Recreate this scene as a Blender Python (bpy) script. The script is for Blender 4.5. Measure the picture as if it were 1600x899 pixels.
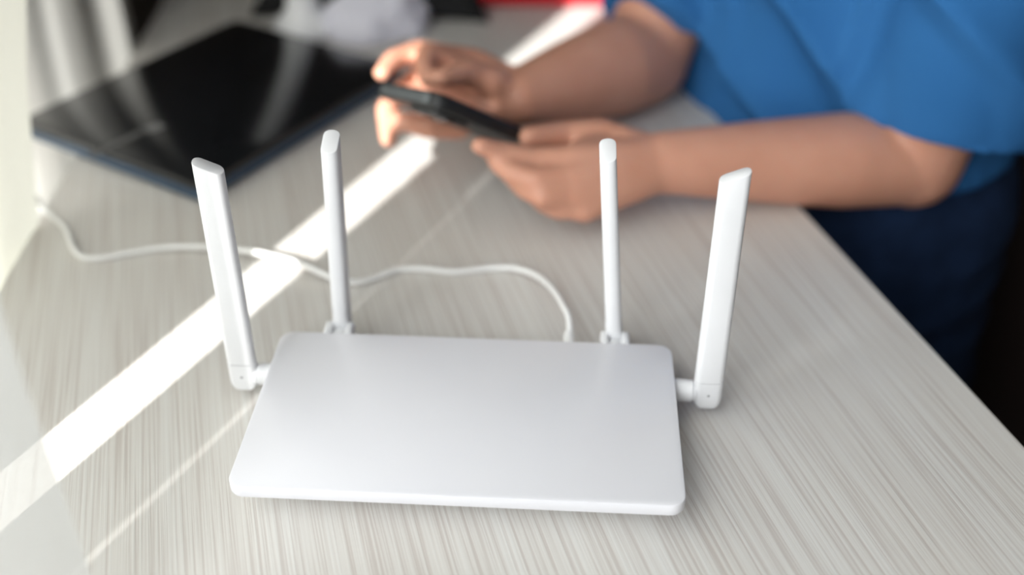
import bpy, bmesh, math, random
from mathutils import Vector, Matrix, noise
from math import sin, cos, pi, radians

for o in list(bpy.data.objects):
    bpy.data.objects.remove(o, do_unlink=True)
scene = bpy.context.scene
COL = scene.collection

# ------------------------------------------------------------------ camera
F_PX = 1703.0
CAM = Vector((0.05139, -0.45776, 0.44315))
RX = Vector((0.99839, 0.05661, 0.00218))      # image right
RY = Vector((0.03487, -0.58365, -0.81126))    # image down
RZ = Vector((-0.04465, 0.81003, -0.58469))    # view direction
cd = bpy.data.cameras.new('camera')
cam = bpy.data.objects.new('camera', cd)
COL.objects.link(cam)
m = Matrix(((RX.x, -RY.x, -RZ.x), (RX.y, -RY.y, -RZ.y), (RX.z, -RY.z, -RZ.z)))
cam.matrix_world = Matrix.Translation(CAM) @ m.to_4x4()
cd.sensor_width = 36.0
cd.lens = F_PX / 1600.0 * 36.0
cd.clip_start = 0.01
cd.dof.use_dof = True
cd.dof.focus_distance = 0.590
cd.dof.aperture_fstop = 2.1
scene.camera = cam

# ------------------------------------------------------------------ world, sun, window light, exposure
w = bpy.data.worlds.new('world')
scene.world = w
w.use_nodes = True
bg = w.node_tree.nodes['Background']
bg.inputs['Color'].default_value = (0.93, 0.96, 1.0, 1)
bg.inputs['Strength'].default_value = 1.0

SUN_AZ = Vector((0.3987, 0.917, 0)).normalized()
SUN_EL = radians(31)
sd = bpy.data.lights.new('sun', 'SUN')
sd.energy = 10.5
sd.angle = radians(0.53)
sd.color = (1.0, 0.985, 0.955)
sun = bpy.data.objects.new('sun', sd)
COL.objects.link(sun)
sdir = SUN_AZ * cos(SUN_EL) + Vector((0, 0, -sin(SUN_EL)))
sun.rotation_euler = sdir.to_track_quat('-Z', 'Y').to_euler()
sun.location = (-1.5, -3, 2)

# wall line on the left (window side): a point on it and its direction
def wall_pt(y, off=0.0, z=0.0):
    # off > 0 towards the room
    return Vector((-0.372 - 0.107 * y, y, z)) + Vector((0.994, 0.106, 0)) * off
ad = bpy.data.lights.new('window_daylight', 'AREA')
ad.shape = 'RECTANGLE'
ad.size = 1.3      # along the wall
ad.size_y = 0.9   # height
ad.energy = 18.0
ad.color = (0.94, 0.97, 1.0)
al = bpy.data.objects.new('window_daylight', ad)
COL.objects.link(al)
al.location = wall_pt(-0.74, 0.10, 0.60)
_n = Vector((0.92, 0.39, -0.10)).normalized()
_x = Vector((-0.39, 0.92, 0)).normalized()
_y = (-_n).cross(_x).normalized()
al.matrix_world = Matrix.Translation(al.location) @ Matrix((( _x.x, _y.x, -_n.x), (_x.y, _y.y, -_n.y), (_x.z, _y.z, -_n.z))).to_4x4()

vs = scene.view_settings
vs.view_transform = 'Standard'
vs.look = 'None'
vs.gamma = 1.0
vs.use_curve_mapping = False
vs.exposure = 0.0

# ------------------------------------------------------------------ helpers
def PT(u, v, depth):
    """point seen at photo pixel (u, v) at the given distance along the view axis"""
    return CAM + (RX * ((u - 800) / F_PX) + RY * ((v - 449.5) / F_PX) + RZ) * depth

def PZ(u, v, z):
    d = RX * ((u - 800) / F_PX) + RY * ((v - 449.5) / F_PX) + RZ
    return CAM + d * ((z - CAM.z) / d.z)

def mat(name, color, rough=0.5, metal=0.0, sss=0.0, coat=0.0, spec=0.5):
    mt = bpy.data.materials.new(name)
    mt.use_nodes = True
    b = mt.node_tree.nodes['Principled BSDF']
    b.inputs['Base Color'].default_value = (*color, 1)
    b.inputs['Roughness'].default_value = rough
    b.inputs['Metallic'].default_value = metal
    b.inputs['Specular IOR Level'].default_value = spec
    b.inputs['Coat Weight'].default_value = coat
    if sss:
        b.inputs['Subsurface Weight'].default_value = sss
        b.inputs['Subsurface Radius'].default_value = (0.012, 0.004, 0.002)
        b.inputs['Subsurface Scale'].default_value = 1.0
    return mt

def add_noise_color(mt, c1, c2, scale=8.0, detail=3.0, bump=0.0, bscale=200.0, bdist=0.001, stretch=(1, 1, 1)):
    nt = mt.node_tree
    N, L = nt.nodes, nt.links
    b = N['Principled BSDF']
    tc = N.new('ShaderNodeTexCoord')
    mp = N.new('ShaderNodeMapping')
    mp.inputs['Scale'].default_value = stretch
    L.new(tc.outputs['Object'], mp.inputs['Vector'])
    nz = N.new('ShaderNodeTexNoise')
    nz.inputs['Scale'].default_value = scale
    nz.inputs['Detail'].default_value = detail
    L.new(mp.outputs['Vector'], nz.inputs['Vector'])
    cr = N.new('ShaderNodeValToRGB')
    cr.color_ramp.elements[0].position = 0.3
    cr.color_ramp.elements[1].position = 0.7
    cr.color_ramp.elements[0].color = (*c1, 1)
    cr.color_ramp.elements[1].color = (*c2, 1)
    L.new(nz.outputs['Fac'], cr.inputs['Fac'])
    L.new(cr.outputs['Color'], b.inputs['Base Color'])
    if bump:
        n2 = N.new('ShaderNodeTexNoise')
        n2.inputs['Scale'].default_value = bscale
        n2.inputs['Detail'].default_value = 4
        L.new(mp.outputs['Vector'], n2.inputs['Vector'])
        bp = N.new('ShaderNodeBump')
        bp.inputs['Strength'].default_value = bump
        bp.inputs['Distance'].default_value = bdist
        L.new(n2.outputs['Fac'], bp.inputs['Height'])
        L.new(bp.outputs['Normal'], b.inputs['Normal'])
    return mt

def link_bm(name, bm, mt, parent=None, smooth=True, angle=40):
    me = bpy.data.meshes.new(name)
    bmesh.ops.recalc_face_normals(bm, faces=bm.faces)
    bm.to_mesh(me)
    bm.free()
    return link_me(name, me, mt, parent, smooth, angle)

def link_me(name, me, mt, parent=None, smooth=True, angle=40):
    if smooth:
        me.shade_smooth()
        if angle is not None:
            me.set_sharp_from_angle(angle=radians(angle))
    me.materials.clear()
    me.materials.append(mt)
    o = bpy.data.objects.new(name, me)
    COL.objects.link(o)
    if parent is not None:
        o.parent = parent
        o.matrix_parent_inverse = Matrix()
        # geometry is authored in world space: undo the parent's transform
        pm = parent_world(parent)
        o.matrix_basis = pm.inverted()
    return o

def parent_world(o):
    mw = o.matrix_basis.copy()
    p = o.parent
    while p is not None:
        mw = p.matrix_basis @ mw
        p = p.parent
    return mw

def empty(name, loc, label, cat, group=None):
    o = bpy.data.objects.new(name, None)
    COL.objects.link(o)
    o.empty_display_size = 0.02
    o.matrix_basis = Matrix.Translation(Vector(loc))
    return tag(o, label, cat, group)

def tag(o, label, cat, group=None):
    o['label'] = label
    o['category'] = cat
    if group:
        o['group'] = group
    return o

def structure(o):
    o['kind'] = 'structure'
    return o

def bm_box(bm, c, s, M=None):
    g = bmesh.ops.create_cube(bm, size=1.0)
    for v in g['verts']:
        p = Vector((v.co.x * s[0], v.co.y * s[1], v.co.z * s[2])) + Vector(c)
        v.co = (M @ p) if M is not None else p
    return g['verts']

def bevel_all(bm, r, seg=3, angle=30):
    es = [e for e in bm.edges if e.is_manifold and e.calc_face_angle(0) > radians(angle)]
    bmesh.ops.bevel(bm, geom=es, offset=r, segments=seg, affect='EDGES', profile=0.5, clamp_overlap=True)

def rrect(wd, dp, r, n=6):
    pts = []
    for cx, cy, a0 in ((wd/2-r, dp/2-r, 0), (-wd/2+r, dp/2-r, 90), (-wd/2+r, -dp/2+r, 180), (wd/2-r, -dp/2+r, 270)):
        for k in range(n + 1):
            a = radians(a0 + 90.0 * k / n)
            pts.append((cx + r * cos(a), cy + r * sin(a)))
    return pts

def loft(bm, rings, cap0=True, cap1=True, closed=True):
    vr = [[bm.verts.new(p) for p in ring] for ring in rings]
    n = len(vr[0])
    for a, b in zip(vr[:-1], vr[1:]):
        for i in range(n if closed else n - 1):
            j = (i + 1) % n
            bm.faces.new((a[i], a[j], b[j], b[i]))
    if cap0:
        bm.faces.new(list(reversed(vr[0])))
    if cap1:
        bm.faces.new(vr[-1])
    return vr

def plate(bm, wd, dp, z0, z1, r, ch=0.0008, M=None, n=6):
    rings = []
    for inset, z in ((ch, z0), (ch * .3, z0 + ch * .3), (0, z0 + ch), (0, z1 - ch), (ch * .3, z1 - ch * .3), (ch, z1)):
        ring = [Vector((x, y, z)) for x, y in rrect(wd - 2*inset, dp - 2*inset, max(r - inset, 1e-4), n)]
        rings.append([(M @ p) if M is not None else p for p in ring])
    loft(bm, rings)

def frame_from(d):
    d = d.normalized()
    up = Vector((0, 0, 1)) if abs(d.z) < 0.95 else Vector((1, 0, 0))
    x = up.cross(d).normalized()
    y = d.cross(x).normalized()
    return x, y

def tube(bm, pts, radii, n=12, caps=True):
    pts = [Vector(p) for p in pts]
    rings = []
    x = None
    for i, p in enumerate(pts):
        d = (pts[min(i+1, len(pts)-1)] - pts[max(i-1, 0)]).normalized()
        if x is None:
            x, y = frame_from(d)
        else:
            x = (x - d * x.dot(d)).normalized()
            y = d.cross(x).normalized()
        r = radii[i] if isinstance(radii, (list, tuple)) else radii
        rings.append([p + (x * cos(2*pi*k/n) + y * sin(2*pi*k/n)) * r for k in range(n)])
    loft(bm, rings, caps, caps)

def catmull(pts, sub=8):
    pts = [Vector(p) for p in pts]
    P = [pts[0] * 2 - pts[1]] + pts + [pts[-1] * 2 - pts[-2]]
    out = []
    for i in range(1, len(P) - 2):
        a, b, c, d = P[i-1:i+3]
        for k in range(sub):
            t = k / sub
            out.append(0.5 * ((2*b) + (c - a)*t + (2*a - 5*b + 4*c - d)*t*t + (3*b - a - 3*c + d)*t**3))
    out.append(pts[-1])
    return out

def capsule(bm, a, b, ra, rb, n=14, flat=None):
    """round cone between a and b, closed with hemispheres"""
    a, b = Vector(a), Vector(b)
    d = (b - a)
    if d.length < 1e-6:
        d = Vector((0, 0, 1e-5))
    dn = d.normalized()
    x, y = frame_from(dn)
    rings = []
    def ring(c, r):
        return [c + (x * cos(2*pi*k/n) + y * sin(2*pi*k/n)) * r for k in range(n)]
    for t in (80, 60, 40, 20):
        rings.append(ring(a - dn * ra * sin(radians(t)), ra * cos(radians(t))))
    rings.append(ring(a, ra))
    rings.append(ring(b, rb))
    for t in (20, 40, 60, 80):
        rings.append(ring(b + dn * rb * sin(radians(t)), rb * cos(radians(t))))
    loft(bm, rings)

def chain(bm, pts, radii, n=14):
    for i in range(len(pts) - 1):
        capsule(bm, pts[i], pts[i+1], radii[i], radii[i+1], n)

def lathe(bm, prof, c, n=32):
    c = Vector(c)
    rings = [[c + Vector((r * cos(2*pi*k/n), r * sin(2*pi*k/n), z)) for k in range(n)] for r, z in prof]
    loft(bm, rings)

def voxel_mesh(name, bm, voxel, smooth_iter=4, smooth_fac=0.5):
    me = bpy.data.meshes.new(name + '_src')
    bmesh.ops.recalc_face_normals(bm, faces=bm.faces)
    bm.to_mesh(me)
    bm.free()
    o = bpy.data.objects.new(name + '_src', me)
    COL.objects.link(o)
    r = o.modifiers.new('r', 'REMESH')
    r.mode = 'VOXEL'
    r.voxel_size = voxel
    r.adaptivity = 0
    s = o.modifiers.new('s', 'SMOOTH')
    s.iterations = smooth_iter
    s.factor = smooth_fac
    dg = bpy.context.evaluated_depsgraph_get()
    out = bpy.data.meshes.new_from_object(o.evaluated_get(dg))
    out.name = name
    bpy.data.objects.remove(o, do_unlink=True)
    bpy.data.meshes.remove(me)
    return out

# ------------------------------------------------------------------ materials
M_white = mat('white_plastic', (0.86, 0.86, 0.88), 0.42)
add_noise_color(M_white, (0.78, 0.785, 0.80), (0.81, 0.815, 0.83), 30, 2, 0.05, 1500, 0.0002)
M_white_top = mat('satin_white_plastic', (0.80, 0.80, 0.84), 0.33)
add_noise_color(M_white_top, (0.785, 0.785, 0.825), (0.81, 0.81, 0.845), 12, 2, 0.03, 2500, 0.0001)
M_seam = mat('dark_seam', (0.25, 0.25, 0.26), 0.6)
M_cable = mat('white_cable', (0.88, 0.88, 0.87), 0.4)
M_black = mat('black_lid', (0.008, 0.009, 0.011), 0.16, coat=0.3)
M_laptop_side = mat('blue_grey_metal', (0.07, 0.11, 0.17), 0.38, metal=0.6)
M_mark = mat('grey_mark', (0.10, 0.10, 0.10), 0.55)
M_badge = mat('light_grey_mark', (0.20, 0.20, 0.20), 0.5)
M_case = mat('black_phone_case', (0.012, 0.013, 0.014), 0.5)
M_case_lit = mat('lit_phone_case', (0.085, 0.095, 0.10), 0.5)  # paler case tone, painting the window light on the top edge
M_screen = mat('phone_glass', (0.004, 0.004, 0.005), 0.06)
M_skin = mat('skin', (0.62, 0.30, 0.20), 0.48, sss=0.15)
add_noise_color(M_skin, (0.60, 0.285, 0.19), (0.68, 0.35, 0.245), 18, 3, 0.15, 500, 0.0004)
M_shirt = mat('blue_cotton', (0.028, 0.14, 0.36), 0.85, spec=0.2)
add_noise_color(M_shirt, (0.024, 0.128, 0.335), (0.033, 0.155, 0.39), 9, 3, 0.35, 900, 0.0006)
M_navy_shade = mat('navy_shaded_cloth', (0.012, 0.03, 0.075), 0.9, spec=0.2)  # dark navy carries the shade of the lower shirt in its colour
add_noise_color(M_navy_shade, (0.006, 0.016, 0.045), (0.011, 0.028, 0.075), 40, 3, 0.3, 700, 0.0006)
M_hair = mat('brown_hair', (0.03, 0.018, 0.012), 0.5)
M_chair = mat('dark_brown_leather', (0.028, 0.019, 0.016), 0.55)
M_darkmetal = mat('dark_metal', (0.02, 0.02, 0.022), 0.4, metal=0.7)
M_lamp = mat('white_enamel', (0.93, 0.94, 0.96), 0.3)
M_cloth_w = mat('white_cloth', (0.80, 0.80, 0.89), 0.9)
M_blackfab = mat('black_fabric', (0.006, 0.006, 0.007), 0.85)
M_red = mat('red_fabric', (0.62, 0.006, 0.02), 0.7)
M_wall = mat('taupe_wall_paint', (0.16, 0.13, 0.105), 0.85)
add_noise_color(M_wall, (0.15, 0.12, 0.098), (0.175, 0.14, 0.115), 5, 4, 0.2, 120, 0.001)
M_floor = mat('dark_floor', (0.035, 0.026, 0.022), 0.5)
add_noise_color(M_floor, (0.028, 0.02, 0.017), (0.05, 0.037, 0.03), 4, 5, 0.15, 60, 0.001, stretch=(1, 10, 1))
M_frame = mat('white_window_paint', (0.75, 0.75, 0.73), 0.4)

def cloth_mat(name, color, trans=0.4, clear=0.0):
    mt = bpy.data.materials.new(name)
    mt.use_nodes = True
    nt = mt.node_tree
    N, L = nt.nodes, nt.links
    N.remove(N['Principled BSDF'])
    out = N['Material Output']
    tc = N.new('ShaderNodeTexCoord')
    nz = N.new('ShaderNodeTexNoise')
    nz.inputs['Scale'].default_value = 400
    L.new(tc.outputs['Object'], nz.inputs['Vector'])
    mx = N.new('ShaderNodeMix')
    mx.data_type = 'RGBA'
    mx.inputs['A'].default_value = (*[c * 0.93 for c in color], 1)
    mx.inputs['B'].default_value = (*color, 1)
    L.new(nz.outputs['Fac'], mx.inputs['Factor'])
    df = N.new('ShaderNodeBsdfDiffuse')
    tr = N.new('ShaderNodeBsdfTranslucent')
    L.new(mx.outputs['Result'], df.inputs['Color'])
    L.new(mx.outputs['Result'], tr.inputs['Color'])
    ms = N.new('ShaderNodeMixShader')
    ms.inputs['Fac'].default_value = trans
    L.new(df.outputs[0], ms.inputs[1])
    L.new(tr.outputs[0], ms.inputs[2])
    last = ms
    if clear:
        tp = N.new('ShaderNodeBsdfTransparent')
        m2 = N.new('ShaderNodeMixShader')
        m2.inputs['Fac'].default_value = clear
        L.new(ms.outputs[0], m2.inputs[1])
        L.new(tp.outputs[0], m2.inputs[2])
        last = m2
    L.new(last.outputs[0], out.inputs['Surface'])
    return mt

M_cream = cloth_mat('cream_curtain_cloth', (0.86, 0.86, 0.80), 0.60)
M_greyc = cloth_mat('off_white_curtain_cloth', (0.82, 0.82, 0.77), 0.8)
M_sheer = cloth_mat('sheer_voile', (0.88, 0.89, 0.88), 0.4, clear=0.22)

# pale ash table top: fine grain along local Y
def table_material():
    mt = bpy.data.materials.new('pale_ash_laminate')
    mt.use_nodes = True
    nt = mt.node_tree
    N, L = nt.nodes, nt.links
    b = N['Principled BSDF']
    tc = N.new('ShaderNodeTexCoord')
    def noise_tex(sc, detail, dist=0.0, rough=0.5):
        mp = N.new('ShaderNodeMapping')
        mp.inputs['Scale'].default_value = sc
        L.new(tc.outputs['Object'], mp.inputs['Vector'])
        nz = N.new('ShaderNodeTexNoise')
        nz.inputs['Scale'].default_value = 1.0
        nz.inputs['Detail'].default_value = detail
        nz.inputs['Roughness'].default_value = rough
        nz.inputs['Distortion'].default_value = dist
        L.new(mp.outputs['Vector'], nz.inputs['Vector'])
        return nz
    fine = noise_tex((540, 5, 1), 2, 0.15, 0.6)
    wide = noise_tex((22, 1.6, 1), 2)
    cr = N.new('ShaderNodeValToRGB')
    e = cr.color_ramp.elements
    e[0].position, e[0].color = 0.36, (0.58, 0.545, 0.515, 1)
    e[1].position, e[1].color = 0.50, (0.69, 0.675, 0.645, 1)
    x = cr.color_ramp.elements.new(0.68)
    x.color = (0.73, 0.725, 0.70, 1)
    L.new(fine.outputs['Fac'], cr.inputs['Fac'])
    mx = N.new('ShaderNodeMix')
    mx.data_type = 'RGBA'
    mx.blend_type = 'MULTIPLY'
    mx.inputs['Factor'].default_value = 1.0
    c2 = N.new('ShaderNodeValToRGB')
    c2.color_ramp.elements[0].position = 0.3
    c2.color_ramp.elements[0].color = (0.95, 0.93, 0.91, 1)
    c2.color_ramp.elements[1].position = 0.7
    c2.color_ramp.elements[1].color = (1, 1, 1, 1)
    L.new(wide.outputs['Fac'], c2.inputs['Fac'])
    L.new(cr.outputs['Color'], mx.inputs['A'])
    L.new(c2.outputs['Color'], mx.inputs['B'])
    L.new(mx.outputs['Result'], b.inputs['Base Color'])
    b.inputs['Roughness'].default_value = 0.42
    b.inputs['Specular IOR Level'].default_value = 0.4
    bp = N.new('ShaderNodeBump')
    bp.inputs['Strength'].default_value = 0.45
    bp.inputs['Distance'].default_value = 0.0006
    L.new(fine.outputs['Fac'], bp.inputs['Height'])
    L.new(bp.outputs['Normal'], b.inputs['Normal'])
    return mt
M_table = table_material()
M_leg = mat('table_leg_white', (0.6, 0.59, 0.57), 0.45)

# ================================================================== the room
FLOOR_Z = -0.75
bm = bmesh.new()
bm_box(bm, (0.6, 0.6, FLOOR_Z - 0.02), (4.6, 5.2, 0.04))
structure(link_bm('floor', bm, M_floor, smooth=False))

# window wall, following the window line; an opening between y=-1.7 and y=0.60
def wall_slab(bm, y0, y1, z0, z1, off0=-0.15, off1=-0.03):
    a, b = wall_pt(y0, off0), wall_pt(y0, off1)
    c, d = wall_pt(y1, off1), wall_pt(y1, off0)
    loft(bm, [[Vector((p.x, p.y, z)) for p in (a, b, c, d)] for z in (z0, z1)])
bm = bmesh.new()
wall_slab(bm, 0.40, 2.6, FLOOR_Z, 1.9)
wall_slab(bm, -2.0, -1.7, FLOOR_Z, 1.9)
wall_slab(bm, -1.7, 0.40, FLOOR_Z, -0.12)
wall_slab(bm, -1.7, 0.40, 1.65, 1.9)
structure(link_bm('wall_left', bm, M_wall, smooth=False))
bm = bmesh.new()
bm_box(bm, (0.6, 2.68, 0.57), (4.6, 0.12, 2.66))
structure(link_bm('wall_back', bm, M_wall, smooth=False))
bm = bmesh.new()
bm_box(bm, (2.30, 0.6, 0.57), (0.12, 4.28, 2.66))
structure(link_bm('wall_right', bm, M_wall, smooth=False))
bm = bmesh.new()
bm_box(bm, (0.9, -1.66, 0.57), (2.68, 0.12, 2.66))
structure(link_bm('wall_front', bm, M_wall, smooth=False))
bm = bmesh.new()
bm_box(bm, (0.8, 0.5, 1.93), (3.2, 4.5, 0.06))
structure(link_bm('ceiling', bm, M_frame, smooth=False))
# window frame (opening surround)
wf = structure(link_bm('window_1', (lambda b: (wall_slab(b, -1.7, -1.64, -0.12, 1.65, -0.15, -0.135), b)[1])(bmesh.new()), M_frame, smooth=False))
for nm, y0, y1, z0, z1 in (('window_frame', 0.34, 0.40, -0.12, 1.65), ('window_frame', -1.64, 0.34, 1.59, 1.65), ('window_frame', -1.64, 0.34, -0.12, -0.07)):
    bm = bmesh.new()
    wall_slab(bm, y0, y1, z0, z1, -0.15, -0.135)
    link_bm(nm, bm, M_frame, wf, smooth=False)
bm = bmesh.new()
wall_slab(bm, -1.7, 0.40, -0.10, -0.075, -0.08, -0.02)
link_bm('window_sill', bm, M_frame, wf, smooth=False)

# ------------------------------------------------------------------ curtains
def curtain(name, y0, y1, z0, z1, mt, label, off=0.0, amp=0.014, wl=0.06, lean=None, seed=0, off_f=None, lean0=None):
    """pleated hanging cloth along the wall line; lean(z) shifts the y1 edge"""
    rnd = random.Random(seed)
    ny = max(12, int(abs(y1 - y0) / wl * 10))
    nz = 14
    bm = bmesh.new()
    grid = []
    ph = rnd.random() * 6
    for i in range(ny + 1):
        t = i / ny
        col = []
        for k in range(nz + 1):
            z = z0 + (z1 - z0) * k / nz
            y = y0 + (y1 - y0) * t
            if lean:
                y += lean(z) * t
            if lean0:
                y += lean0(z) * (1 - t)
            s = (y0 + (y1 - y0) * t) / wl * 2 * pi + ph
            edge = min(1.0, min(t, 1 - t) * ny / 6.0)
            a = amp * (0.75 + 0.25 * sin(s * 0.37 + 1.3)) * (0.35 + 0.65 * edge)
            o = off + a * (sin(s + 0.5 * sin(s * 0.31)) + 0.25 * sin(2.1 * s + z * 2))
            if off_f:
                o += off_f(t, z)
            col.append(bm.verts.new(wall_pt(y, o, z)))
        grid.append(col)
    for i in range(ny):
        for k in range(nz):
            bm.faces.new((grid[i][k], grid[i+1][k], grid[i+1][k+1], grid[i][k+1]))
    o = link_bm(name, bm, mt, angle=None)
    return tag(o, label, 'curtain', 'window curtains') if label else o

Z_ROD = 1.72
# cream panel on the near side of the laptop, its free edge swung towards the room's far end
curtain('curtain', -0.230, 0.175, -0.55, Z_ROD, M_cream,
        'bright cream curtain at the left picture edge, in front of the laptop corner', off=0.006, amp=0.008, wl=0.075,
        lean=lambda z: max(0.0, min(z, 0.25)) * 0.87, seed=2, off_f=lambda t, z: 0.044 * t * t)
curtain('curtain', 0.03, 0.545, -0.60, Z_ROD, M_greyc,
        'greyish white pleated curtain hanging behind the closed laptop', off=0.0, amp=0.0018, wl=0.085, seed=5,
        lean0=lambda z: max(0.0, min(z, 0.25)) * 0.87, off_f=lambda t, z: 0.026 * (1 - t) ** 3 - 0.026 * sin(pi * min(1, t * 1.1)) + 0.048 * t * t)
# panels beyond the picture that leave only slits for the sun
curtain('curtain', -0.415, -0.306, -0.55, Z_ROD, M_cream, 'narrow cream curtain panel beside the sunlit gap, outside the picture', amp=0.004, wl=0.05, seed=7)
curtain('curtain', -0.668, -0.4225, -0.55, Z_ROD, M_cream, 'middle cream curtain panel nearer the camera, outside the picture', amp=0.004, wl=0.06, seed=8)
curtain('curtain', -1.68, -0.6330, -0.55, Z_ROD, M_cream, 'wide cream curtain panel behind the camera, outside the picture', off=-0.013, amp=0.005, wl=0.09, seed=9)
bm = bmesh.new()
tube(bm, [wall_pt(-1.75, 0.0, Z_ROD + 0.012), wall_pt(0.66, 0.0, Z_ROD + 0.012)], 0.011, 14)
for y in (-1.76, 0.67):
    bmesh.ops.create_uvsphere(bm, u_segments=16, v_segments=10, radius=0.02, matrix=Matrix.Translation(wall_pt(y, 0, Z_ROD + 0.012)))
rod = tag(link_bm('curtain_rod', bm, M_darkmetal), 'dark metal curtain rod carrying the cream curtains', 'curtain rod')
for y in (-1.6, 0.6):
    bm = bmesh.new()
    tube(bm, [wall_pt(y, 0, Z_ROD + 0.012), wall_pt(y, -0.10, Z_ROD + 0.012)], 0.007, 10)
    link_bm('bracket', bm, M_darkmetal, rod)

# sheer voile swung into the room close to the camera: its free edge veils the lower left corner
def sheer():
    a, b = Vector((-0.149, -0.156, 0)), Vector((-0.33, -0.44, 0))
    d = (b - a)
    nrm = Vector((-d.y, d.x, 0)).normalized()
    bm = bmesh.new()
    ny, nz = 60, 10
    grid = []
    for i in range(ny + 1):
        t = i / ny
        col = []
        for k in range(nz + 1):
            z = 0.002 + (Z_ROD - 0.002) * k / nz
            s = t * 30
            col.append(bm.verts.new(a + d * t + nrm * 0.009 * (sin(s) + 0.3 * sin(2.3 * s + z)) * min(1, t * 8) + Vector((0, 0, z))))
        grid.append(col)
    for i in range(ny):
        for k in range(nz):
            bm.faces.new((grid[i][k], grid[i+1][k], grid[i+1][k+1], grid[i][k+1]))
    o = link_bm('sheer_curtain', bm, M_sheer, angle=None)
    tag(o, 'thin sheer white curtain veiling the lower left corner of the table', 'curtain')
sheer()

# ================================================================== table
EDGE_D = Vector((-0.3209, 0.9471, 0))       # direction of the long right edge
def table():
    root = empty('table', (0.0, 0.3, FLOOR_Z), 'pale ash wood table carrying the router and the laptop', 'table')
    def right(y): return Vector((0.3274 - 0.339 * y, y, 0))
    def left(y): return Vector((-0.322 - 0.107 * y, y, 0))
    poly = [left(-0.40), right(-0.40), right(1.25), left(1.25)]
    ang = math.atan2(EDGE_D.x, EDGE_D.y)      # rotate so that local Y follows the grain
    Rm = Matrix.Rotation(-ang, 4, 'Z')
    bm = bmesh.new()
    inv = Rm.inverted()
    loft(bm, [[inv @ (p + Vector((0, 0, z))) for p in poly] for z in (-0.032, 0.0)])
    bevel_all(bm, 0.0016, 2)
    me = bpy.data.meshes.new('table_top')
    bmesh.ops.recalc_face_normals(bm, faces=bm.faces)
    bm.to_mesh(me)
    bm.free()
    o = bpy.data.objects.new('table_top', me)
    COL.objects.link(o)
    me.materials.append(M_table)
    o.parent = root
    o.matrix_basis = parent_world(root).inverted() @ Rm
    for (y, f) in ((-0.34, left), (-0.34, right), (1.18, left), (1.18, right)):
        s = 0.05 if f is left else -0.06
        bm = bmesh.new()
        bm_box(bm, f(y) + Vector((s, 0, (FLOOR_Z - 0.032) / 2)), (0.05, 0.05, -FLOOR_Z - 0.032))
        bevel_all(bm, 0.003, 2)
        link_bm('leg', bm, M_leg, root)
    for y in (-0.34, 1.18):
        bm = bmesh.new()
        a, b = left(y), right(y)
        bm_box(bm, ((a.x + b.x) / 2, y, -0.062), (b.x - a.x - 0.16, 0.02, 0.06))
        link_bm('apron', bm, M_leg, root, smooth=False)
table()

# ================================================================== router
RW, RD, RT = 0.240, 0.1322, 0.026
def antenna(root, base, tip, width, thick, toward, hinge_to):
    """flat antenna blade; 'toward' = horizontal unit vector to the hinge side (low side of the slanted tip)"""
    base, tip = Vector(base), Vector(tip)
    ax = (tip - base)
    Ln = ax.length
    ax.normalize()
    tw = (Vector(toward) - ax * Vector(toward).dot(ax)).normalized()
    th = ax.cross(tw).normalized()
    def section(hw, ht, n=5):
        # flat faces with rounded narrow sides and a slight chamfer
        pts = []
        c = hw * 0.46
        for sx, a0 in ((1, -90), (-1, 90)):
            for k in range(2 * n + 1):
                a = radians(a0 + 180.0 * k / (2 * n))
                pts.append((sx * (hw - c) + c * cos(a), ht * (abs(sin(a)) ** 0.85) * (1 if sin(a) >= 0 else -1)))
        return pts
    bm = bmesh.new()
    rings = []
    zs = [(0.0, 0.72), (0.0012, 0.86), (0.003, 0.95), (0.006, 1.0), (0.019, 1.0)]
    for z, s in zs:
        rings.append([base + ax * z + tw * (x * s) + th * (y * (0.75 + 0.25 * s)) for x, y in section(width/2*1.03, thick/2*1.04)])
    loft(bm, rings)
    blade_bm = bmesh.new()
    rings = []
    slope = 0.42
    N = 6
    z0 = 0.0193
    for k in range(N + 1):
        t = k / N
        hw = width/2 * (1.02 - 0.07 * t)
        rings.append([base + ax * (z0 + (Ln - z0) * t - (slope * x if k == N else 0)) + tw * x + th * y for x, y in section(hw, thick/2 * (1.0 - 0.05*t))])
    # tiny rounding of the cut end
    last = rings.pop()
    cen = sum(last, Vector()) / len(last)
    rings.append([p - ax * 0.0007 for p in last])
    rings.append([cen + (p - cen) * 0.985 - ax * 0.0002 for p in last])
    rings.append([cen + (p - cen) * 0.93 for p in last])
    loft(blade_bm, rings)
    blade = link_bm('antenna', blade_bm, M_white, root, angle=35)
    link_bm('antenna_foot', bm, M_white, blade, angle=35)
    # seam between foot and blade
    bm = bmesh.new()
    rings = [[base + ax * z + tw * (x * 0.97) + th * (y * 0.97) for x, y in section(width/2, thick/2)] for z in (0.0185, 0.0198)]
    loft(bm, rings)
    link_bm('seam', bm, M_seam, blade)
    # pivot barrel and arm reaching the housing
    piv = base + ax * 0.009
    hinge_to = Vector(hinge_to)
    bm = bmesh.new()
    start = piv + tw * (width * 0.42)
    d = hinge_to - start
    dn = d.normalized()
    tube(bm, [start, start + dn * 0.0012, start + dn * 0.0016, start + dn * 0.0022, hinge_to, hinge_to + dn * 0.004],
         [0.0058, 0.0060, 0.0052, 0.0066, 0.0070, 0.0070], 20)
    link_bm('hinge', bm, M_white, blade)
    # little pin dot on the flat face
    bm = bmesh.new()
    for s in (-1, 1):
        f = th * s * thick / 2 * 1.04
        tube(bm, [base + ax * 0.010 + f * 0.9, base + ax * 0.010 + f * 1.02], 0.0008, 10)
    link_bm('pin', bm, M_seam, blade)
    return blade

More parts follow.
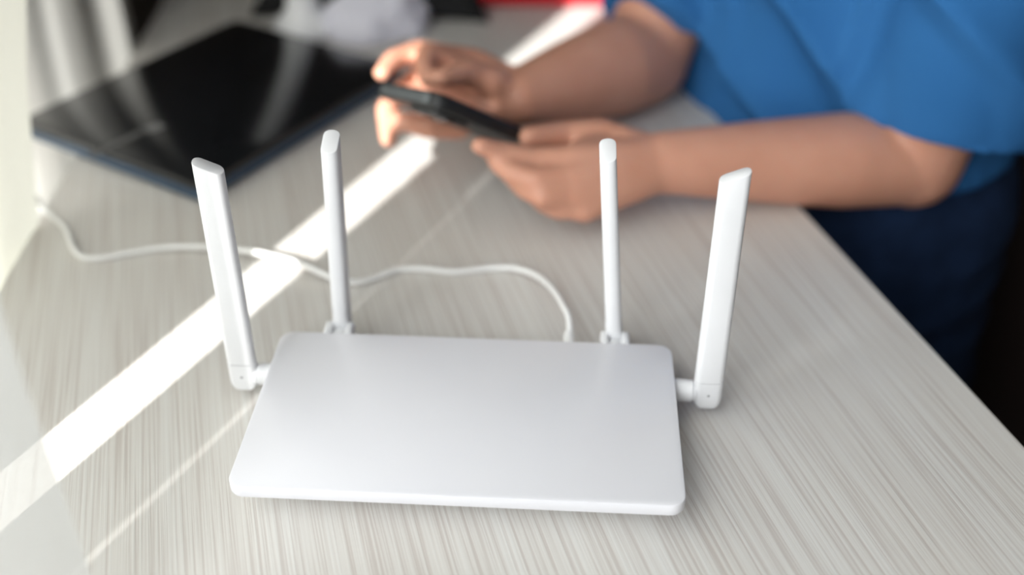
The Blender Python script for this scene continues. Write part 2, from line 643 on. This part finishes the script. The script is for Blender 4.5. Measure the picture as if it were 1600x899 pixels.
def router():
    root = empty('router', (0, 0, 0), 'white four-antenna router lying on the pale wood table', 'router')
    bm = bmesh.new()
    plate(bm, RW, RD, RT - 0.0078, RT, 0.0085, 0.0009, n=10)
    link_bm('top_cover', bm, M_white_top, root, angle=28)
    bm = bmesh.new()
    M0 = Matrix()
    rings = []
    for wd, dp, z in ((0.190, 0.088, 0.003), (0.196, 0.094, 0.0036), (0.218, 0.112, 0.012), (0.226, 0.120, 0.0188)):
        rings.append([Vector((x, y, z)) for x, y in rrect(wd, dp, 0.012, 8)])
    loft(bm, rings)
    link_bm('base_housing', bm, M_white, root, angle=35)
    # side / rear sockets that carry the hinges
    for (x, y, sx, sy) in ((-0.1135, 0.037, 0.013, 0.020), (0.1135, 0.037, 0.013, 0.020), (-0.0865, 0.0600, 0.020, 0.012), (0.0855, 0.0600, 0.020, 0.012)):
        bm = bmesh.new()
        bm_box(bm, (x, y, 0.0125), (sx, sy, 0.0125))
        bevel_all(bm, 0.0025, 3)
        link_bm('hinge_socket', bm, M_white, root)
    for sx in (-1, 1):
        for sy in (-1, 1):
            bm = bmesh.new()
            lathe(bm, [(0.006, 0.0), (0.0068, 0.0008), (0.0068, 0.004)], (sx * 0.08, sy * 0.034, 0.0), 20)
            link_bm('foot', bm, M_seam, root)
    for x in (-0.0862, 0.0860):
        for sx in (-1, 1):
            bm = bmesh.new()
            bm_box(bm, (x + sx * 0.0066, 0.0735, 0.0160), (0.0050, 0.0130, 0.0180))
            bevel_all(bm, 0.0018, 3)
            link_bm('hinge_ear', bm, M_white, root)
    # rear port panel with its sockets
    bm = bmesh.new()
    bm_box(bm, (0.0, 0.0585, 0.0115), (0.130, 0.006, 0.0135))
    bevel_all(bm, 0.001, 2)
    link_bm('port_panel', bm, M_white, root)
    for i in range(4):
        bm = bmesh.new()
        bm_box(bm, (-0.048 + i * 0.022, 0.0612, 0.0115), (0.014, 0.002, 0.010))
        link_bm('network_port', bm, M_seam, root, smooth=False)
    ax = 0.0163
    antenna(root, (-0.1380, 0.0365, 0.0065), (-0.1366, 0.0360, 0.1590), 0.0168, 0.0100, (1, 0, 0), (-0.119, 0.0370, 0.0155))
    antenna(root, (0.1405, 0.0362, 0.0065), (0.1390, 0.0358, 0.1630), 0.0168, 0.0100, (-1, 0, 0), (0.119, 0.0370, 0.0155))
    antenna(root, (-0.0868, 0.0845, 0.0065), (-0.0815, 0.0835, 0.1500), 0.0168, 0.0100, (0, -1, 0), (-0.0866, 0.065, 0.0155))
    antenna(root, (0.0868, 0.0845, 0.0065), (0.0750, 0.0835, 0.1495), 0.0168, 0.0100, (0, -1, 0), (0.0866, 0.065, 0.0155))
router()

# ------------------------------------------------------------------ power cable
def cable():
    px = [(893, 522, .016), (889, 500, .020), (880, 478, .020), (866, 455, .016), (842, 433, .010), (808, 420, .005), (765, 419, .0026), (710, 425, .0026), (660, 420, .003),
          (620, 422, .0026), (588, 434, .003), (556, 441, .0035), (515, 432, .006), (475, 414, .009), (430, 401, .010), (380, 391, .008), (320, 386, .005), (260, 387, .003), (205, 395, .0025),
          (160, 403, .0024), (130, 402, .0026), (115, 388, .004), (103, 358, .006), (78, 335, .006), (57, 318, .004)]
    pts = [PZ(u, v, z) for u, v, z in px]
    pts = catmull([Vector((pts[0].x, 0.064, 0.0135))] + pts[1:], 6)
    bm = bmesh.new()
    tube(bm, pts, 0.0021, 10)
    root = tag(link_bm('power_cable', bm, M_cable), 'thin white cable running from the router across the table to the window', 'cable')
    bm = bmesh.new()
    a = Vector((pts[0].x, 0.0600, 0.0130))
    d = (pts[9] - a).normalized()
    tube(bm, [a, a + d * 0.009, a + d * 0.0095, a + d * 0.020, a + d * 0.026], [0.0052, 0.0052, 0.0042, 0.0036, 0.0026], 16)
    link_bm('plug', bm, M_cable, root)
    bm = bmesh.new()
    p = pts[-1]
    d = (pts[-1] - pts[-4]).normalized()
    tube(bm, [p - d * 0.003, p + d * 0.006, p + d * 0.016, p + d * 0.018], [0.0032, 0.0050, 0.0055, 0.0045], 14)
    link_bm('strain_relief', bm, M_cable, root)
cable()

# ================================================================== laptop
def laptop():
    N0 = Vector((-0.2269, 0.2486, 0))
    e1 = Vector((-0.878, 0.478, 0)).normalized()     # along the near short side, to the left
    e2 = Vector((0.478, 0.878, 0)).normalized()      # along the right side, away
    Ls, Ll = 0.211, 0.262
    c = N0 + e1 * Ls/2 + e2 * Ll/2
    root = empty('laptop', (c.x, c.y, 0), 'closed black laptop lying beside the curtain', 'laptop')
    M = Matrix.Translation(c) @ Matrix(((-e1.x, e2.x, 0), (-e1.y, e2.y, 0), (0, 0, 1))).to_4x4()
    bm = bmesh.new()
    plate(bm, Ls, Ll, 0.0025, 0.0115, 0.010, 0.0022, M)
    base = link_bm('base', bm, M_laptop_side, root)
    bm = bmesh.new()
    plate(bm, Ls - 0.001, Ll - 0.001, 0.0122, 0.0180, 0.010, 0.0010, M)
    lid = link_bm('lid', bm, M_black, root, angle=30)
    bm = bmesh.new()
    plate(bm, Ls - 0.006, Ll - 0.006, 0.0110, 0.0126, 0.008, 0.0003, M)
    link_bm('gasket', bm, M_blackfab, root)
    for sx in (-1, 1):
        for sy in (-1, 1):
            bm = bmesh.new()
            lathe(bm, [(0.006, 0.0), (0.007, 0.0006), (0.007, 0.003)], M @ Vector((sx * Ls * .38, sy * Ll * .4, 0)), 18)
            link_bm('rubber_foot', bm, M_blackfab, root)
    # faint maker's strip on the lid
    a, b = PZ(142, 243, 0.0182), PZ(222, 206, 0.0182)
    d = (b - a).normalized()
    s = Vector((-d.y, d.x, 0))
    def strip(name, p0, p1, half, mt):
        bm = bmesh.new()
        ring = [p0 - s * half, p1 - s * half, p1 + s * half, p0 + s * half]
        loft(bm, [[Vector((q.x, q.y, z)) for q in ring] for z in (0.0178, 0.01825)])
        link_bm(name, bm, mt, lid, smooth=False)
    strip('maker_strip', a, b, 0.0042, M_mark)
    b2 = PZ(228, 204, 0.0182)
    b3 = PZ(254, 194, 0.0182)
    strip('maker_badge', b2, b3, 0.0060, M_badge)
laptop()

# ================================================================== phone
P0 = Vector((-0.03657, 0.21754, 0.11126))
PA = Vector((-0.08843, 0.26776, 0.09499))
PB = Vector((0.06238, 0.29833, 0.02346))
ph_y = (P0 - PB).normalized()                 # towards the top end
ph_x = (P0 - PA)
ph_x = (ph_x - ph_y * ph_x.dot(ph_y)).normalized()   # towards the near long edge
ph_n = ph_x.cross(ph_y).normalized()          # screen normal
if ph_n.z < 0:
    ph_n = -ph_n
def phone():
    Lw, Ll, T = 0.074, 0.155, 0.0105
    c = P0 - ph_x * Lw/2 - ph_y * Ll/2
    M = Matrix.Translation(c) @ Matrix(((ph_x.x, ph_y.x, ph_n.x), (ph_x.y, ph_y.y, ph_n.y), (ph_x.z, ph_y.z, ph_n.z))).to_4x4()
    root = empty('smartphone', c, 'dark smartphone in a black case held in both hands', 'phone')
    bm = bmesh.new()
    plate(bm, Lw, Ll, -T/2, T/2, 0.010, 0.0016, M, n=6)
    link_bm('case', bm, M_case, root, angle=45)
    bm = bmesh.new()
    plate(bm, Lw - 0.005, Ll - 0.005, T/2 - 0.0004, T/2 + 0.0004, 0.008, 0.0003, M, n=6)
    link_bm('screen', bm, M_screen, root)
    bm = bmesh.new()
    plate(bm, Lw - 0.018, 0.0012, -0.0036, 0.0036, 0.0005, 0.0002, M @ Matrix.Translation((0, Ll/2, 0)), n=3)
    link_bm('top_edge_light', bm, M_case_lit, root)  # strip added to paint the lit top edge of the black case
    bm = bmesh.new()
    Mb = M @ Matrix.Translation((0.012, Ll/2 - 0.026, -T/2))
    plate(bm, 0.034, 0.036, -0.0032, 0.0006, 0.008, 0.0008, Mb, n=6)
    bump = link_bm('camera_bump', bm, M_case, root)
    for x, y in ((-0.008, 0.009), (0.008, 0.0), (-0.008, -0.009)):
        bm = bmesh.new()
        q = Mb @ Vector((x, y, -0.0030))
        tube(bm, [q, q - ph_n * 0.0014, q - ph_n * 0.0016], [0.0062, 0.0060, 0.005], 18)
        link_bm('lens', bm, M_screen, bump)
phone()

# ================================================================== person
TF = Vector((-0.947, -0.321, 0))      # facing the table
TL = Vector((0.321, -0.947, 0))       # the person's left (towards the camera)
def person():
    bm = bmesh.new()
    # ---- left arm (near) and hand
    Lsh = Vector((0.352, 0.318, 0.315))
    Lel = PT(1428, 250, 0.860)
    Lwr = PT(1035, 254, 0.815)
    chain(bm, [Lsh, Lel], [0.050, 0.038], 20)
    chain(bm, [Lel, Lel.lerp(Lwr, 0.3), Lel.lerp(Lwr, 0.65), Lwr], [0.036, 0.0375, 0.031, 0.0235], 20)
    def finger(pts, rad):
        chain(bm, [PT(*p) for p in pts], [r * 0.001 for r in rad], 14)
    def palm(wr, mcps, r0, r1):
        for q in mcps:
            chain(bm, [wr, wr.lerp(PT(*q), 0.5), PT(*q)], [r0, (r0 + r1) / 2, r1], 16)
    L_idx = (893, 250, .790); L_mid = (890, 278, .783); L_rng = (897, 304, .786); L_pin = (912, 324, .792)
    palm(Lwr, (L_idx, L_mid, L_rng, L_pin), 0.021, 0.0120)
    finger([L_idx, (832, 250, .787), (783, 238, .782), (750, 228, .772)], [11, 9.5, 8.5, 7])
    finger([L_mid, (838, 282, .774), (800, 270, .776), (778, 256, .780)], [11, 9.5, 8.5, 7.2])
    finger([L_rng, (848, 307, .776), (818, 293, .780), (802, 278, .786)], [10.5, 9.3, 8.2, 7])
    finger([L_pin, (872, 327, .788), (848, 317, .790), (832, 303, .794)], [9.5, 8.3, 7.4, 6.3])
    finger([(995, 240, .818), (938, 212, .826), (880, 210, .820), (826, 214, .803)], [18, 13.5, 10.2, 8.2])
    finger([(950, 232, .820), (905, 240, .800)], [14, 11])
    # ---- right arm (far) and hand
    Rsh = Vector((0.235, 0.665, 0.300))
    Rel = PT(1006, 92, 0.980)
    Rwr = PT(812, 152, 0.875)
    chain(bm, [Rsh, Rel], [0.048, 0.040], 20)
    chain(bm, [Rel, Rel.lerp(Rwr, 0.3), Rel.lerp(Rwr, 0.65), Rwr], [0.041, 0.042, 0.034, 0.024], 20)
    R_idx = (742, 98, .872); R_mid = (748, 120, .868); R_rng = (752, 148, .868); R_pin = (762, 172, .868)
    palm(Rwr, (R_idx, R_mid, R_rng, R_pin), 0.021, 0.0120)
    finger([R_idx, (655, 80, .862), (614, 93, .842), (597, 114, .828)], [11, 9.2, 8.3, 7])
    finger([R_mid, (668, 84, .842), (663, 106, .830), (668, 124, .822)], [11, 9.2, 8.2, 6.8])
    finger([R_mid, (696, 101, .858), (680, 116, .848)], [12, 12, 9])
    finger([R_idx, (700, 92, .864), (672, 100, .860)], [12, 11.5, 9])
    finger([R_rng, (648, 124, .874), (603, 170, .850), (607, 218, .838)], [10.5, 9.3, 8.4, 7])
    finger([R_pin, (715, 198, .862), (668, 198, .848), (632, 190, .842)], [11, 11, 9.8, 8])
    finger([(808, 150, .874), (772, 130, .856), (730, 112, .838), (690, 122, .818)], [14, 13, 10.5, 7.8])
    # ---- trunk, neck and head (hidden by the shirt and above the picture)
    C0 = Vector((0.312, 0.530, 0))
    hips = C0 + Vector((0.02, 0.01, -0.20))
    chest = C0 + Vector((-0.03, -0.01, 0.22))
    neck = C0 + TF * 0.05 + Vector((0, 0, 0.37))
    chain(bm, [hips, C0, chest, neck], [0.10, 0.09, 0.10, 0.052], 24)
    chain(bm, [chest, Lsh], [0.08, 0.052], 20)
    chain(bm, [chest, Rsh], [0.08, 0.050], 20)
    head = neck + TF * 0.05 + Vector((0, 0, 0.13))
    chain(bm, [neck, head], [0.05, 0.060], 20)
    chain(bm, [head, head + Vector((0, 0, 0.055)) - TF * 0.015], [0.074, 0.086], 24)
    chain(bm, [head + TF * 0.03 - Vector((0, 0, 0.04)), head + TF * 0.045 - Vector((0, 0, 0.055))], [0.045, 0.032], 16)   # jaw
    chain(bm, [head + TF * 0.075 + Vector((0, 0, 0.025)), head + TF * 0.095 - Vector((0, 0, 0.012))], [0.010, 0.013], 10)   # nose
    for s in (-1, 1):
        e = head + TL * s * 0.078 + Vector((0, 0, 0.01))
        chain(bm, [e, e + Vector((0, 0, 0.03)) - TF * 0.012], [0.012, 0.016], 10)                # ears
    chain(bm, [head + TF * 0.070 - Vector((0, 0, 0.034)) - TL * 0.018, head + TF * 0.070 - Vector((0, 0, 0.034)) + TL * 0.018], [0.010, 0.010], 10)   # lips
    for s in (-1, 1):
        chain(bm, [head + TF * 0.076 + TL * s * 0.03 + Vector((0, 0, 0.028)), head + TF * 0.077 + TL * s * 0.034 + Vector((0, 0, 0.028))], [0.011, 0.010], 10)
    me = voxel_mesh('person', bm, 0.0030, 5, 0.5)
    body = link_me('person', me, M_skin, angle=None)
    tag(body, 'person in a blue short-sleeved shirt holding a phone over the table', 'person')

    # ---- hair
    bm = bmesh.new()
    hc = head + Vector((0, 0, 0.062)) - TF * 0.030
    chain(bm, [hc, hc + TF * 0.035 + Vector((0, 0, 0.015))], [0.098, 0.088], 24)
    chain(bm, [hc, hc - TF * 0.035 - Vector((0, 0, 0.10))], [0.09, 0.06], 24)
    link_me('hair', voxel_mesh('hair', bm, 0.006, 3), M_hair, body, angle=None)

    # ---- shirt
    bm = bmesh.new()
    n = 36
    rings = []
    for (dz, fo, lo, hd, hw) in ((-0.016, 0.013, 0.0, 0.146, 0.209), (-0.002, 0.016, 0.0, 0.144, 0.206), (0.05, 0.025, 0.0, 0.135, 0.195),
                             (0.14, 0.045, 0.0, 0.132, 0.190), (0.24, 0.055, 0.0, 0.125, 0.188), (0.31, 0.058, 0, 0.10, 0.165), (0.36, 0.055, 0, 0.065, 0.085), (0.385, 0.055, 0, 0.055, 0.06)):
        c = C0 + TF * fo + TL * lo + Vector((0, 0, dz))
        ring = []
        for k in range(n):
            a = 2 * pi * k / n
            ca, sa = cos(a), sin(a)
            ring.append(c + TF * hd * (abs(ca) ** 0.95) * (1 if ca >= 0 else -1) + TL * hw * (abs(sa) ** 0.95) * (1 if sa >= 0 else -1))
        rings.append(ring)
    loft(bm, rings)
    # sleeves: loose cones over the upper arms, cut square at the hem
    hemL = PT(1473, 186, 0.845)
    tube(bm, [Lsh + Vector((0, 0, 0.02)), Lsh.lerp(hemL, 0.45), hemL + (Lsh - hemL) * 0.12, hemL], [0.066, 0.066, 0.066, 0.0665], 28)
    hemR = Rel.lerp(Rsh, 0.10)
    tube(bm, [Rsh + Vector((0, 0, 0.02)), Rsh.lerp(hemR, 0.5), hemR], [0.060, 0.060, 0.058], 28)
    me = voxel_mesh('t_shirt', bm, 0.0055, 5, 0.5)
    me.update()
    # soft cloth folds
    moves = []
    for v in me.vertices:
        p = v.co
        q = Vector((p.x * 8 + p.z * 5, p.y * 8 - p.z * 3, p.z * 4.0))
        r = Vector((p.x * 16, p.y * 16, p.z * 9))
        low = max(0.0, min(1.0, (0.02 - p.z) / 0.1))
        hz = noise.noise(Vector((p.x * 4, p.y * 4, p.z * 26))) * 0.010 * low
        ridge = 1 - abs(noise.noise(q))
        amt = 0.046 * (ridge ** 2 - 0.70) + 0.011 * noise.noise(r) + hz
        k = max(0.0, min(1.0, (p.z + 0.01) / 0.05))
        amt = amt * k + 0.004 * (1 - k)
        for (s0, s1) in ((Lsh, hemL), (Rsh, hemR)):
            ax = (s1 - s0)
            tt = max(0.0, min(1.0, (p - s0).dot(ax) / ax.length_squared))
            if (p - (s0 + ax * tt)).length < 0.085:
                amt = max(amt * 0.6 + 0.002, -0.006)
        moves.append(v.normal * amt)
    for v, d in zip(me.vertices, moves):
        v.co += d
    link_me('t_shirt', me, M_shirt, body, angle=None)

    # ---- trousers: hips, thighs under the table, shins, shoes hidden; the dark waist stands in for the shaded lower shirt
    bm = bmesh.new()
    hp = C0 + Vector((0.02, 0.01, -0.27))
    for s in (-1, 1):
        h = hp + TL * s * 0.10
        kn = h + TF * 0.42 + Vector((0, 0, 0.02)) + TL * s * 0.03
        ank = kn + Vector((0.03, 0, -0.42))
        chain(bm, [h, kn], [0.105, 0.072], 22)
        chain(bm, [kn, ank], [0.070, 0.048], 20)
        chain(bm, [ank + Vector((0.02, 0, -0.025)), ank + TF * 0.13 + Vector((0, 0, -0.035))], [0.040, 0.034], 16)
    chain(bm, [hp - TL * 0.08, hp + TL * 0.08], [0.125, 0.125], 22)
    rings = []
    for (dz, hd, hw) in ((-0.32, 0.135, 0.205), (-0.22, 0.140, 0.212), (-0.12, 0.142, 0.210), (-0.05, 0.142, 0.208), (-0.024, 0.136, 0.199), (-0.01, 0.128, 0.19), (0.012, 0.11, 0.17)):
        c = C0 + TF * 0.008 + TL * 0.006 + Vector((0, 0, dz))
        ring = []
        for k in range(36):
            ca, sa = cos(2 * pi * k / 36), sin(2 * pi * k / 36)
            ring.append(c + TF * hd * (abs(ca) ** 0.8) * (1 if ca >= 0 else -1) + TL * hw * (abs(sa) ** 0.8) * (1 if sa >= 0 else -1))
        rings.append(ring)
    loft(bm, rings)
    me = voxel_mesh('trousers_and_shaded_shirt', bm, 0.007, 4)
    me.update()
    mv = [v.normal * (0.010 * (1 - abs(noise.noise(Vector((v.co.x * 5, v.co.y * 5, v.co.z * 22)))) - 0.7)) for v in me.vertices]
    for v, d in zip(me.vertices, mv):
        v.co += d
    link_me('trousers_and_shaded_shirt', me, M_navy_shade, body, angle=None)
    return C0
C0 = person()

# ------------------------------------------------------------------ chair
def chair():
    c = C0 + Vector((0.02, 0.01, 0))
    root = empty('chair', (c.x, c.y, FLOOR_Z), 'dark brown upholstered chair under the seated person', 'chair')
    M = Matrix.Translation((c.x, c.y, 0)) @ Matrix(((TF.x, TL.x, 0), (TF.y, TL.y, 0), (0, 0, 1))).to_4x4()
    bm = bmesh.new()
    plate(bm, 0.46, 0.50, -0.47, -0.39, 0.05, 0.025, M)
    link_bm('seat', bm, M_chair, root)
    bm = bmesh.new()
    Mb = M @ Matrix.Translation((-0.23, 0, -0.12)) @ Matrix.Rotation(radians(-8), 4, 'Y') @ Matrix.Rotation(radians(90), 4, 'Y')
    plate(bm, 0.60, 0.48, -0.03, 0.03, 0.06, 0.02, Mb)
    link_bm('backrest', bm, M_chair, root)
    for sx in (-1, 1):
        for sy in (-1, 1):
            bm = bmesh.new()
            a = M @ Vector((sx * 0.18, sy * 0.20, -0.46))
            b = M @ Vector((sx * 0.21, sy * 0.23, FLOOR_Z))
            tube(bm, [b, a], [0.012, 0.016], 12)
            link_bm('leg', bm, M_darkmetal, root)
chair()

# ================================================================== things beyond the laptop
def far_things():
    # white stand with a flared round foot
    p = PZ(478, 50, 0)
    bm = bmesh.new()
    lathe(bm, [(0.030, 0.0), (0.0335, 0.003), (0.0335, 0.008), (0.031, 0.012), (0.024, 0.018), (0.018, 0.026), (0.0155, 0.038), (0.0145, 0.06), (0.0145, 0.20), (0.016, 0.215), (0.013, 0.225)], p, 36)
    root = tag(link_bm('pedestal_stand', bm, M_lamp, angle=60), 'white round-footed stand behind the far end of the laptop', 'stand')
    # crumpled white cloth
    c = PZ(588, 50, 0)
    bm = bmesh.new()
    bmesh.ops.create_icosphere(bm, subdivisions=5, radius=1.0)
    for v in bm.verts:
        q = v.co.copy()
        s = 1 + 0.25 * noise.noise(q * 1.7 + Vector((3, 1, 7))) + 0.22 * (1 - abs(noise.noise(q * 3.1))) + 0.07 * noise.noise(q * 8)
        p2 = Vector((q.x * 0.046 * s, q.y * 0.030 * s, max(0, (q.z + 0.25)) * 0.034 * s))
        v.co = Matrix.Rotation(radians(16), 3, 'Z') @ p2 + c
    tag(link_bm('crumpled_cloth', bm, M_cloth_w, angle=None), 'crumpled white cloth heaped beside the white stand', 'cloth')
    # black soft pouch tapering to the right
    bm = bmesh.new()
    a = PZ(394, 30, 0)
    b = PZ(765, 38, 0)
    n = 24
    rings = []
    def size(t):
        k = max(0, (t - 0.25) / 0.75)
        hw = 0.060 * min(1.0, math.sqrt(max(0.02, t * 4))) * (1.0 - 0.62 * k)
        ht = 0.060 * min(1.0, math.sqrt(max(0.02, t * 5))) * (1.0 - 0.55 * k)
        e = math.sqrt(max(0.0004, min(1.0, (1 - t) * 9)))
        return hw * e, ht * e
    for i in range(n + 1):
        t = i / n
        hw, ht = size(t)
        c = a.lerp(b, t) + Vector((0, hw, 0))
        ring = []
        for k in range(20):
            an = 2 * pi * k / 20
            ring.append(c + Vector((0, hw * cos(an), max(0.0, 0.42 + 0.58 * sin(an)) * ht * (1 + 0.12 * noise.noise(Vector((t * 9, cos(an) * 2, sin(an) * 2)))))))
        rings.append(ring)
    loft(bm, rings)
    pouch = tag(link_bm('fabric_pouch', bm, M_blackfab, angle=60), 'flat black fabric pouch behind the white cloth', 'pouch')
    bm = bmesh.new()
    tube(bm, [a.lerp(b, t) + Vector((0, size(t)[0], size(t)[1])) for t in (0.15, 0.3, 0.45, 0.6, 0.75)], 0.0022, 8)
    link_bm('zip', bm, M_darkmetal, pouch)
    # red folded cushion at the far end
    a = PZ(852, 13, 0)
    bm = bmesh.new()
    M = Matrix.Translation(a + Vector((0.0, 0.072, 0))) @ Matrix.Rotation(radians(3), 4, 'Z')
    rings = []
    for z, ins in ((0.0, 0.010), (0.004, 0.003), (0.014, 0.0), (0.026, 0.003), (0.034, 0.012), (0.037, 0.03)):
        rings.append([M @ Vector((x, y, z)) for x, y in rrect(0.20 - 2*ins, 0.15 - 2*ins, 0.02, 6)])
    loft(bm, rings)
    cush = tag(link_bm('red_cushion', bm, M_red, angle=60), 'red cushion at the far end of the table', 'cushion')
    bm = bmesh.new()
    ring = [M @ Vector((x, y, 0.015)) for x, y in rrect(0.201, 0.151, 0.02, 6)]
    tube(bm, ring + [ring[0]], 0.0022, 8)
    link_bm('piping', bm, M_red, cush)
far_things()
